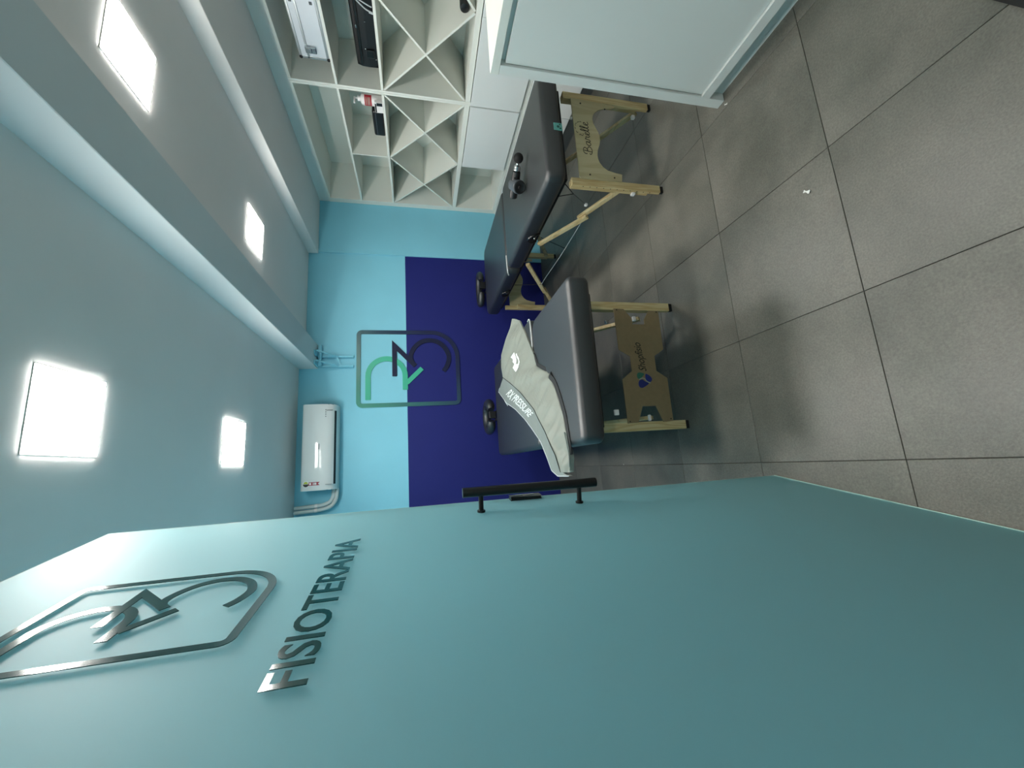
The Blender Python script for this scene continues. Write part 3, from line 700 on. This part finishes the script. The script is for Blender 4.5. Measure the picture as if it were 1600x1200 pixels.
STR = [[(.35, 0), (.42, .6), (.50, 1.2), (.55, 1.85)],
       [(.0, 1.15), (.0, 1.6), (.35, 1.95), (.85, 1.9), (1.1, 1.55), (.9, 1.15), (.5, 1.0), (.95, .95), (1.25, .6), (1.1, .15), (.65, -.05), (.1, .1), (-.1, .45), (.1, .6)],
       [(2.2, .9), (1.9, 1.05), (1.55, .75), (1.5, .3), (1.75, .02), (2.05, .3), (2.2, 1.0), (2.15, .4), (2.3, .05), (2.5, .3), (2.65, .95), (2.72, 1.15), (2.85, .92), (3.08, .95), (3.02, .5), (3.12, .1), (3.3, .1), (3.55, .45), (3.85, .8), (3.75, 1.02), (3.5, .85), (3.45, .4), (3.65, .02), (3.95, .15), (4.25, .9), (4.42, 1.75), (4.3, 2.0), (4.18, 1.6), (4.15, .7), (4.28, .08), (4.5, .15), (4.8, .9), (4.97, 1.8), (4.85, 2.05), (4.73, 1.6), (4.7, .7), (4.83, .08), (5.1, .15), (5.4, .5), (5.7, .85), (5.6, 1.08), (5.32, .9), (5.26, .4), (5.5, .02), (5.9, .2)]]
b = bmesh.new()
for s in STR: ribbon(b, [(p.x, p.y) for p in spline([(u, v, 0) for u, v in s], 4)], .13, smap, 0, .0006)
obj('lettering', b, 'ink', pb)
b = bmesh.new()
for cx, cy, r, a0, a1 in ((3.5, 1.75, .28, 100, 300), (3.55, 2.25, .22, 130, 260), (4.0, 2.75, .28, 90, 220), (4.5, 2.95, .2, 40, 160), (5.1, 2.7, .3, -10, 130), (5.45, 2.2, .26, -40, 90), (5.6, 1.75, .2, -80, 60)):
    ribbon(b, arc(cx, cy, r, a0, a1, 8), .085, smap, 0, .0006)
obj('printed_flower', b, 'ink', pb)
tag(end_panel_b(4.062, 0), label='plywood panel at the far legs')
for x0, x1 in ((1.651, 1.700), (2.280, 2.330)):
    L = leg(t2, x0, x1, 2.0345, 2.060, ZB - .044, m='pine', step=.60)
    leg(t2, x0, x1, 4.0360, 4.0615, ZB - .044, m='pine')
    if x0 < 2:
        for k in range(11):
            b = bmesh.new(); lathe(b, [(.0032, 0), (.0032, .0012)], 8, axis_map((x0 - .0002, 2.047, .555 - k * .046), (-1, 0, 0))); obj('peg_hole', b, 'bolt', L)
for nm, p, q in (('brace', (1.690, 2.075, .270), (1.690, 2.420, .432)), ('brace', (1.668, 2.365, .392), (1.668, 2.760, .632)),
                 ('brace', (2.300, 2.085, .085), (2.300, 2.96, .632)), ('brace', (1.680, 3.10, .632), (1.680, 3.66, .305)), ('brace', (1.700, 3.61, .330), (1.700, 4.03, .085)),
                 ('brace', (2.300, 3.10, .632), (2.300, 4.03, .12))):
    b = bmesh.new(); bar(b, p, q, .021, .036); obj(nm, b, 'pine_b', t2)
b = bmesh.new(); box(b, 1.640, 1.660, 2.055, 2.085, .190, .215, bev=.004); obj('knob', b, 'white_plastic', t2)
b = bmesh.new(); box(b, 2.236, 2.262, 2.068, 2.090, .105, .128, bev=.004); obj('knob', b, 'white_plastic', t2)
loop_handle(t2, LXA - .001, 2.635, .712); loop_handle(t2, LXA - .004, 3.625, .722)
b = bmesh.new(); tube(b, spline([(1.668, 2.41, .408), (1.668, 2.9, .398), (1.668, 3.46, .402), (1.69, 3.63, .330)], 5), .0022, 6); obj('cord', b, 'cord_white', t2)
b = bmesh.new(); tube(b, [(1.69, 2.70, .63), (1.668, 2.795, .402)], .0026, 6); obj('cord', b, 'cord_black', t2)
b = bmesh.new(); tube(b, [(1.72, 3.60, .63), (1.668, 3.46, .405)], .0026, 6); obj('cord', b, 'cord_black', t2)
b = bmesh.new(); tube(b, [(1.72, 2.12, .645), (1.72, 2.212, .548)], .003, 6); tube(b, [(1.72, 2.25, .645), (1.72, 2.212, .548)], .003, 6); tube(b, [(1.72, 2.212, .548), (1.72, 2.31, .418)], .0012, 6); obj('cord', b, 'cord_black', t2)
b = bmesh.new(); box(b, 1.712, 1.728, 2.30, 2.322, .408, .428, bev=.003, seg=1); obj('cord_lock', b, 'white_plastic', t2)
obj('cord', tube(bmesh.new(), [(1.76, 2.08, .64), (2.16, 2.9, .40)], .0026, 6), 'cord_black', t2)
obj('face_cradle', horseshoe(2.050, 4.315, .44, .26, .836, .038), 'leather', t2, smooth=True)
b = bmesh.new()
for x in (1.99, 2.11): box(b, x - .012, x + .012, 4.24, 4.40, .772, .788, bev=.003, seg=1)
box(b, 2.01, 2.09, 4.315, 4.36, .79, .858, bev=.008); obj('cradle_bracket', b, 'black', t2)
b = bmesh.new(); box(b, 1.988, 2.040, 1.9935, 1.9985, .676, .731, bev=.002, seg=1); lt = tag(obj('label_tag', b, 'teal_tag', t2), label='teal maker label on the cushion edge')
b = bmesh.new()
for x, z, r in ((2.012, .704, .009), (2.028, .692, .005), (2.000, .690, .006)): lathe(b, [(r, 0), (r, .0008)], 8, axis_map((x, 1.9934, z), (0, -1, 0)))
obj('label_print', b, 'teal_dark', lt)

# ------------------------------------------------------------------ massage gun
t = thing('massage_gun', (1.98, 2.45, ZT), 'black massage gun with a ball head lying on the farther table', 'massage gun')
A0, A1 = Vector((2.074, 2.354, .865)), Vector((1.930, 2.560, .865)); AD = (A1 - A0).normalized()
b = bmesh.new(); bmesh.ops.create_uvsphere(b, u_segments=20, v_segments=14, radius=.034, matrix=Matrix.Translation(A0)); obj('ball_head', b, 'rubber', t, smooth=True)
f = axis_map(A0, AD); b = bmesh.new(); lathe(b, [(.010, .025), (.010, .045), (.020, .050), (.024, .062), (.024, .078), (.020, .082)], 16, f); obj('collar', b, 'steel', t, smooth=True)
b = bmesh.new(); lathe(b, [(.022, .080), (.029, .088), (.031, .14), (.031, .20), (.029, .262), (.022, .268)], 18, f); bd = obj('body', b, 'black', t, smooth=True)
for h in (.118, .138):
    b = bmesh.new(); p = A0 + AD * h + Vector((-.025, -.012, .0145)); bmesh.ops.create_uvsphere(b, u_segments=8, v_segments=6, radius=.0055, matrix=Matrix.Translation(p)); obj('button', b, 'rubber', bd, smooth=True)
PD = Vector((-.085, -.085, -.020)).normalized(); PC = A0 + AD * .178
f = axis_map(PC, PD); b = bmesh.new(); lathe(b, [(.020, -.045), (.036, -.040), (.043, -.02), (.044, .06), (.047, .064), (.047, .088), (.042, .094)], 20, f); mp_ = obj('motor_housing', b, 'grey_plastic', t, smooth=True)
b = bmesh.new(); lathe(b, [(.043, .0935), (.043, .101), (.036, .104), (.030, .100), (.012, .100), (.010, .103)], 20, f); obj('vent_cap', b, 'black', mp_, smooth=True)

# ------------------------------------------------------------------ compression sleeve on the nearest table
def scale_h(p, z):  # slide a contour point along the table surface line towards height z
    k = (H - z) / (H - p[2]); return Vector((p[0] * k, p[1] * k, z))
SN = [(1.058, 2.836, .812), (.926, 2.717, .812), (.796, 2.61, .812), (.706, 2.536, .812), (.62, 2.497, .812), (.516, 2.273, .812), (.414, 2.178, .812), (.326, 2.123, .812), (.233, 2.074, .812), (.093, 2.041, .812), (.009, 2.025, .812), (-.067, 2.054, .812)]
SM = [(1.072, 2.82, .875), (1.029, 2.902, .875), (.995, 3.084, .875), (.92, 3.30, .875), (.814, 3.333, .875), (.717, 3.279, .875), (.592, 2.967, .875), (.487, 2.727, .875), (.324, 2.419, .875), (.245, 2.327, .875), (.162, 2.22, .875), (.086, 2.146, .875), (.024, 2.074, .875), (-.062, 2.015, .875)]
SF = [(.758, 3.467, .835), (.675, 3.711, .835), (.511, 3.375, .835), (.411, 3.063, .835), (.305, 2.809, .835), (.229, 2.655, .835), (.121, 2.456, .835), (.019, 2.35, .835), (-.056, 2.284, .835), (-.087, 2.179, .835), (-.084, 2.007, .835)]
SM = [scale_h(p, z) for p, z in zip(SM, (.830, .840, .865, .885, .890, .888, .885, .880, .872, .866, .862, .856, .846, .828))]
SF = [scale_h(p, z) for p, z in zip(SF, (.872, .850, .838, .838, .838, .838, .838, .836, .832, .826, .818))]
def resample(pts, n):
    P = [Vector(p) for p in pts]; L = [0]
    for a, c in zip(P, P[1:]): L.append(L[-1] + (c - a).length)
    out = []
    for k in range(n):
        s = L[-1] * k / (n - 1); i = 0
        while i < len(L) - 2 and L[i + 1] < s: i += 1
        out.append(P[i].lerp(P[i + 1], (s - L[i]) / max(1e-6, L[i + 1] - L[i])))
    return out
def by_index(pts, n):
    """resample so that point i of the list stays at parameter i / (len - 1)"""
    P = [Vector(p) for p in pts]; out = []
    for k in range(n):
        x = (len(P) - 1) * k / (n - 1); i = min(int(x), len(P) - 2); out.append(P[i].lerp(P[i + 1], x - i))
    return out
NS = 113
near = by_index([SN[0]] + [Vector(p) for p in SN[1:]], NS); seam = by_index(SM, NS)
def loft(A, C, nv, prof, wr, seed, crease=False):
    g = []
    for i in range(len(A)):
        row = []
        for j in range(nv + 1):
            v = j / nv; p = A[i].lerp(C[i], v)
            p = Vector((p.x, p.y, A[i].z + (C[i].z - A[i].z) * prof(v)))
            a_, c_ = p.x * .75 + p.y * .66, p.y * .75 - p.x * .66
            k = noise.noise(Vector((p.x * 7 + seed, p.y * 3.2, seed))) * .5 + (abs(noise.noise(Vector((a_ * 13, c_ * 3.2, seed + 4)))) - .3) * .55 + (abs(noise.noise(Vector((a_ * 30, c_ * 7, seed + 9)))) - .3) * .22
            p.z += wr * k * math.sin(math.pi * min(1, max(.0, v))) ** .6
            s_ = i / (len(A) - 1)
            if crease: p.z -= .016 * math.exp(-((s_ - .445 - .10 * v) / .020) ** 2) * max(0, 1 - v / .75) - .010 * math.exp(-((s_ - .485 - .12 * v) / .018) ** 2) * max(0, 1 - v / .8)
            row.append(p)
        g.append(row)
    return g
def shell(g, under):
    b = bmesh.new(); T_ = [[b.verts.new(p) for p in r] for r in g]
    U_ = [[b.verts.new((p.x, p.y, under(p))) for p in r] for r in g]
    n, m = len(g), len(g[0])
    for i in range(n - 1):
        for j in range(m - 1):
            b.faces.new((T_[i][j], T_[i + 1][j], T_[i + 1][j + 1], T_[i][j + 1])); b.faces.new((U_[i][j], U_[i][j + 1], U_[i + 1][j + 1], U_[i + 1][j]))
    for i in range(n - 1):
        b.faces.new((T_[i][0], U_[i][0], U_[i + 1][0], T_[i + 1][0])); b.faces.new((T_[i][-1], T_[i + 1][-1], U_[i + 1][-1], U_[i][-1]))
    for j in range(m - 1):
        b.faces.new((T_[0][j], T_[0][j + 1], U_[0][j + 1], U_[0][j])); b.faces.new((T_[-1][j], U_[-1][j], U_[-1][j + 1], T_[-1][j + 1]))
    return b
G1 = loft(near, seam, 34, lambda v: 1 - (1 - v) ** 1.7, .045, 1.3, True)
def under(p): return min(p.z - .004, .8012 if p.x > .06 else p.z - .022)
t = thing('compression_sleeve', (.5, 2.6, ZT), 'pale grey compression leg sleeve with white print lying across the nearest massage table', 'compression sleeve')
shade_g = []  # dark strip along the near edge, modelled in place of the sleeve's shadow
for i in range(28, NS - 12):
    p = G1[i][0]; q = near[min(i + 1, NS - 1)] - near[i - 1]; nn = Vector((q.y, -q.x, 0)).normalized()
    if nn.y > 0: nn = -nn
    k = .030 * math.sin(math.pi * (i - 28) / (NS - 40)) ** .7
    shade_g.append([p + nn * k + Vector((0, 0, -.008)), p + nn * k * .4 + Vector((0, 0, -.003)), p + Vector((0, 0, -.002))])
shade_bm = shell(shade_g, lambda p: min(p.z - .002, .8012 if p.x > .06 else p.z - .01))
tag(obj('edge_shade', shade_bm, 'shade_zip', t, smooth=True), label='dark strip standing in for the shade under the near edge')
bo = obj('sleeve', shell(G1, under), 'fabric', t, smooth=True, angle=70)
i0 = int(NS * 5 / 13)
seam2 = [p + Vector((0, 0, -.004)) for p in seam[i0:]]
edge = by_index(SF, len(seam2))
G2 = loft(seam2, edge, 10, lambda v: v ** .8, .014, 7.7)
fp = obj('flap', shell(G2, under), 'fabric_b', t, smooth=True, angle=70)
b = bmesh.new(); tube(b, [p + Vector((0, -.001, .0015)) for p in seam[i0:]], .0022, 6); obj('zip', b, 'shade_zip', t, smooth=True)
b = bmesh.new(); tube(b, [p + Vector((0, 0, .001)) for p in edge[5:]], .0025, 6); obj('piping', b, 'cord_white', fp, smooth=True)
b = bmesh.new(); tube(b, [edge[12] + Vector((0, .0, 0)), edge[12] + Vector((-.03, .02, -.02)), edge[12] + Vector((-.05, .02, -.03))], .004, 6); obj('strap', b, 'print_white', fp, smooth=True)
b = bmesh.new(); tube(b, spline([G1[88][1] + Vector((0, 0, .006)), G1[92][1] + Vector((0, -.004, .008)), G1[100][1] + Vector((0, -.006, .006)), G1[108][0] + Vector((0, -.006, .004))], 5), .004, 6); obj('piping', b, 'fabric_b', t, smooth=True)
def surf(G):
    n, m = len(G) - 1, len(G[0]) - 1
    def f(s, v, d):
        x, y = min(max(s, 0), .9999) * n, min(max(v, 0), .9999) * m; i, j = int(x), int(y); a, c = x - i, y - j
        p = G[i][j].lerp(G[i + 1][j], a).lerp(G[i][j + 1].lerp(G[i + 1][j + 1], a), c)
        return p + Vector((-.1, -.45, 1)).normalized() * d
    return f
s1, s2 = surf(G1), surf(G2)
b = bmesh.new()
def lg(u, v, d): return s1(.235 + u * .125, .66 - v * .34, d)
ribbon(b, [(p.x, p.y) for p in spline([(0.02, .72, 0), (.25, .86, 0), (.5, .94, 0), (.7, .86, 0)], 4)], .10, lg, .003, .004)
ribbon(b, [(p.x, p.y) for p in spline([(.05, .35, 0), (.2, .50, 0), (.4, .60, 0), (.55, .50, 0)], 4)], .34, lg, .003, .004)
ribbon(b, [(p.x, p.y) for p in spline([(.62, .72, 0), (.74, .68, 0), (.88, .50, 0), (.95, .40, 0)], 4)], .36, lg, .003, .004)
obj('printed_mark', b, 'print_white', bo)
b = bmesh.new(); text_mesh(b, 'RX PRESSURE', lambda u, v, d: s2(.155 + u * .25, .22 + (1 - v) * .46, d), .003, .004, space=.95, bold=.01)
obj('lettering', b, 'print_white', fp)

# ------------------------------------------------------------------ small things on the floor
def scrap(x, y, a, l, lbl):
    b = bmesh.new(); c, s = math.cos(a), math.sin(a)
    rows = []
    for k in range(5):
        u = (k / 4 - .5) * l; h = .0015 + .004 * (k / 4 - .5) ** 2 * 4; wd = l * (.16 + .1 * math.sin(k * 1.7))
        rows.append([b.verts.new((x + u * c - q * wd * s, y + u * s + q * wd * c, h)) for q in (-1, 1)])
    for A, C in zip(rows, rows[1:]): b.faces.new((A[0], A[1], C[1], C[0]))
    ex = bmesh.ops.extrude_face_region(b, geom=list(b.faces))
    for v in [g for g in ex['geom'] if isinstance(g, bmesh.types.BMVert)]: v.co.z += .0008
    return tag(obj('paper_scrap', b, 'paper'), lbl, 'litter')
scrap(1.012, 1.162, .9, .030, 'curled white paper scrap in the middle of a floor tile')
scrap(1.735, 1.452, 1.2, .018, 'white crumb on the floor at the foot of the counter')
scrap(-.069, 2.998, .2, .010, 'tiny white speck on the floor beside the door handle')
b = bmesh.new(); P = [(1.03, .4975), (1.20, .5806), (1.376, .222), (1.206, .139)]  # flat black slab of unknown nature
prism(b, P, lambda x, y, z: Vector((x, y, z)), .0008, .012)
tag(obj('floor_slab', b, 'rubber'), 'thin black slab on the floor, only its corner at the picture edge', 'mat')
